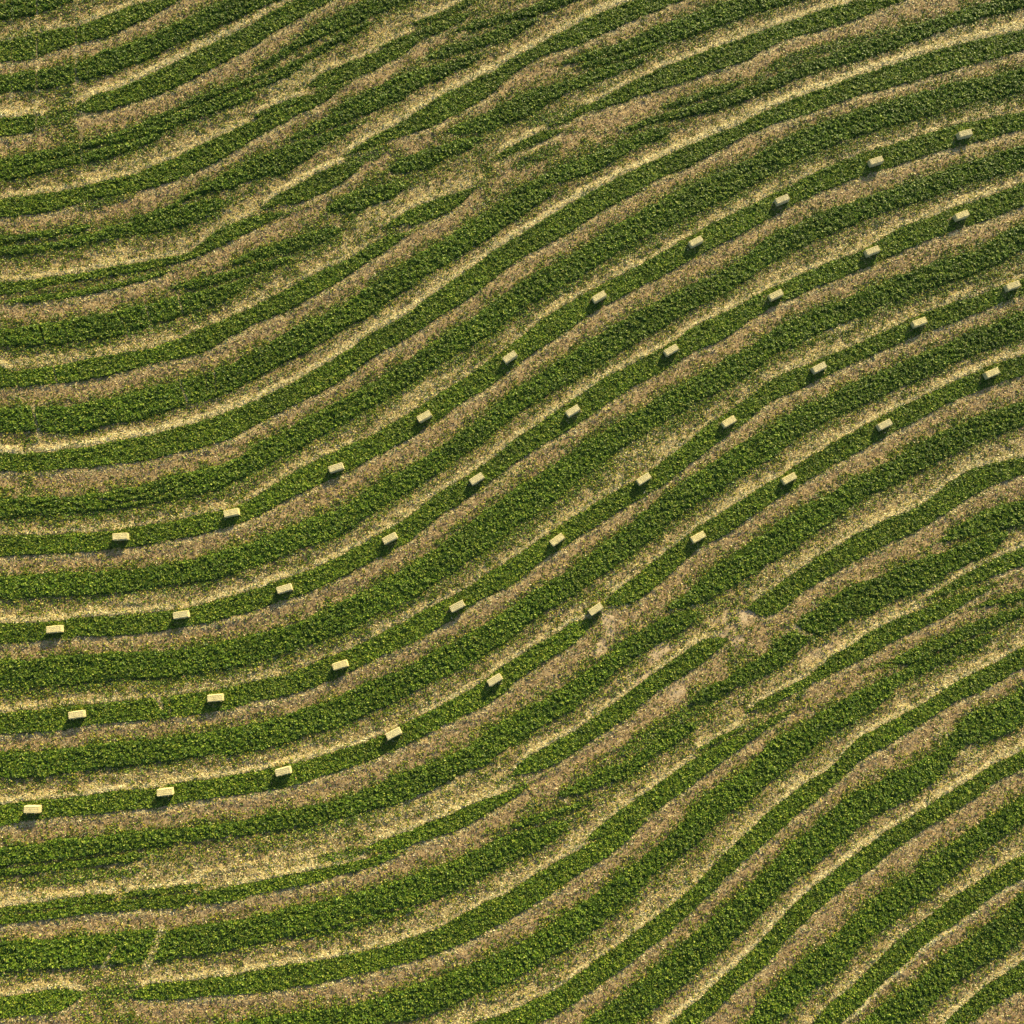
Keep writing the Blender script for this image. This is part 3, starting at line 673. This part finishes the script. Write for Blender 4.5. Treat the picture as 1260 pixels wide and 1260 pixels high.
LABELS = [
  ['pale yellow straw bale, leftmost in the uppermost bale row',
   'pale yellow straw bale, second from the left in the uppermost bale row',
   'straw bale with its right end sagging, third from the left in the uppermost bale row',
   'pale yellow straw bale, fourth from the left in the uppermost bale row',
   'pale yellow straw bale, fifth from the left in the uppermost bale row',
   'pale yellow straw bale, fifth from the right in the uppermost bale row',
   'pale yellow straw bale, fourth from the right in the uppermost bale row',
   'pale yellow straw bale, third from the right in the uppermost bale row',
   'pale yellow straw bale, second from the right in the uppermost bale row',
   'pale yellow straw bale, rightmost in the uppermost bale row'],
  ['pale yellow straw bale, leftmost in the second bale row from the top',
   'pale yellow straw bale, second from the left in the second bale row from the top',
   'pale yellow straw bale, third from the left in the second bale row from the top',
   'pale yellow straw bale, fourth from the left in the second bale row from the top',
   'pale yellow straw bale, fifth from the left in the second bale row from the top',
   'pale yellow straw bale, fifth from the right in the second bale row from the top',
   'pale yellow straw bale, fourth from the right in the second bale row from the top',
   'pale yellow straw bale, third from the right in the second bale row from the top',
   'pale yellow straw bale, second from the right in the second bale row from the top',
   'pale yellow straw bale, rightmost in the second bale row from the top'],
  ['pale yellow straw bale, leftmost in the third bale row from the top',
   'pale yellow straw bale, second from the left in the third bale row from the top',
   'pale yellow straw bale, third from the left in the third bale row from the top',
   'pale yellow straw bale, fourth from the left in the third bale row from the top',
   'pale yellow straw bale, fifth from the left in the third bale row from the top',
   'pale yellow straw bale, fifth from the right in the third bale row from the top',
   'pale yellow straw bale, fourth from the right in the third bale row from the top',
   'pale yellow straw bale, third from the right in the third bale row from the top',
   'pale yellow straw bale, second from the right in the third bale row from the top',
   'pale yellow straw bale, rightmost in the third bale row from the top'],
  ["straw bale lying level with the photo's lower edge, leftmost in the lowest bale row",
   'pale yellow straw bale, second from the left in the lowest bale row',
   'pale yellow straw bale, third from the left in the lowest bale row',
   'pale yellow straw bale, fourth from the left in the lowest bale row',
   'pale yellow straw bale, fifth from the left in the lowest bale row',
   'straw bale at the gap beside the bare pinkish soil patch, lowest bale row',
   'pale yellow straw bale, fourth from the right in the lowest bale row',
   'pale yellow straw bale, third from the right in the lowest bale row',
   'pale yellow straw bale, second from the right in the lowest bale row',
   'pale yellow straw bale, rightmost in the lowest bale row']]
def tree(o, parent=None):
    c = o.copy(); scene.collection.objects.link(c)
    if parent: c.parent = parent
    return c
proto = bpy.data.objects.new('straw_bale', None); scene.collection.objects.link(proto)
proto.empty_display_size = .5
body = link('body', bodies[0], parent=proto)
tw = [link('twine', t, parent=proto) for t in twines]
first = True; num = 0
rb = np.random.RandomState(5)
for ri, row in enumerate(ROWS):
    for bi, (px, py, ang) in enumerate(row):
        if first: o = proto; first = False
        else:
            o = tree(proto)
            c = tree(body, o); c.data = bodies[num % 4]
            for t in tw: tree(t, o)
        x, y = x1, y1 = to_ground(px, py, BH + .03)
        # heading of the bale on the ground from its heading in the plan
        x2, y2 = to_ground(px + 8 * math.cos(math.radians(ang)), py - 8 * math.sin(math.radians(ang)), BH + .03)
        zz = float(lay(np.array([x]), np.array([y]))[0])
        x, y = to_ground(px, py, BH + .03 + zz)
        o.location = (x, y, zz + .01)
        o.rotation_euler = (rb.uniform(-.02, .02), rb.uniform(-.03, .03), math.atan2(y2 - y1, x2 - x1) + rb.uniform(-.02, .02))
        o['label'] = LABELS[ri][bi]; o['category'] = 'straw bale'; o['group'] = 'rectangular straw bales lined up along the green bands'
        num += 1
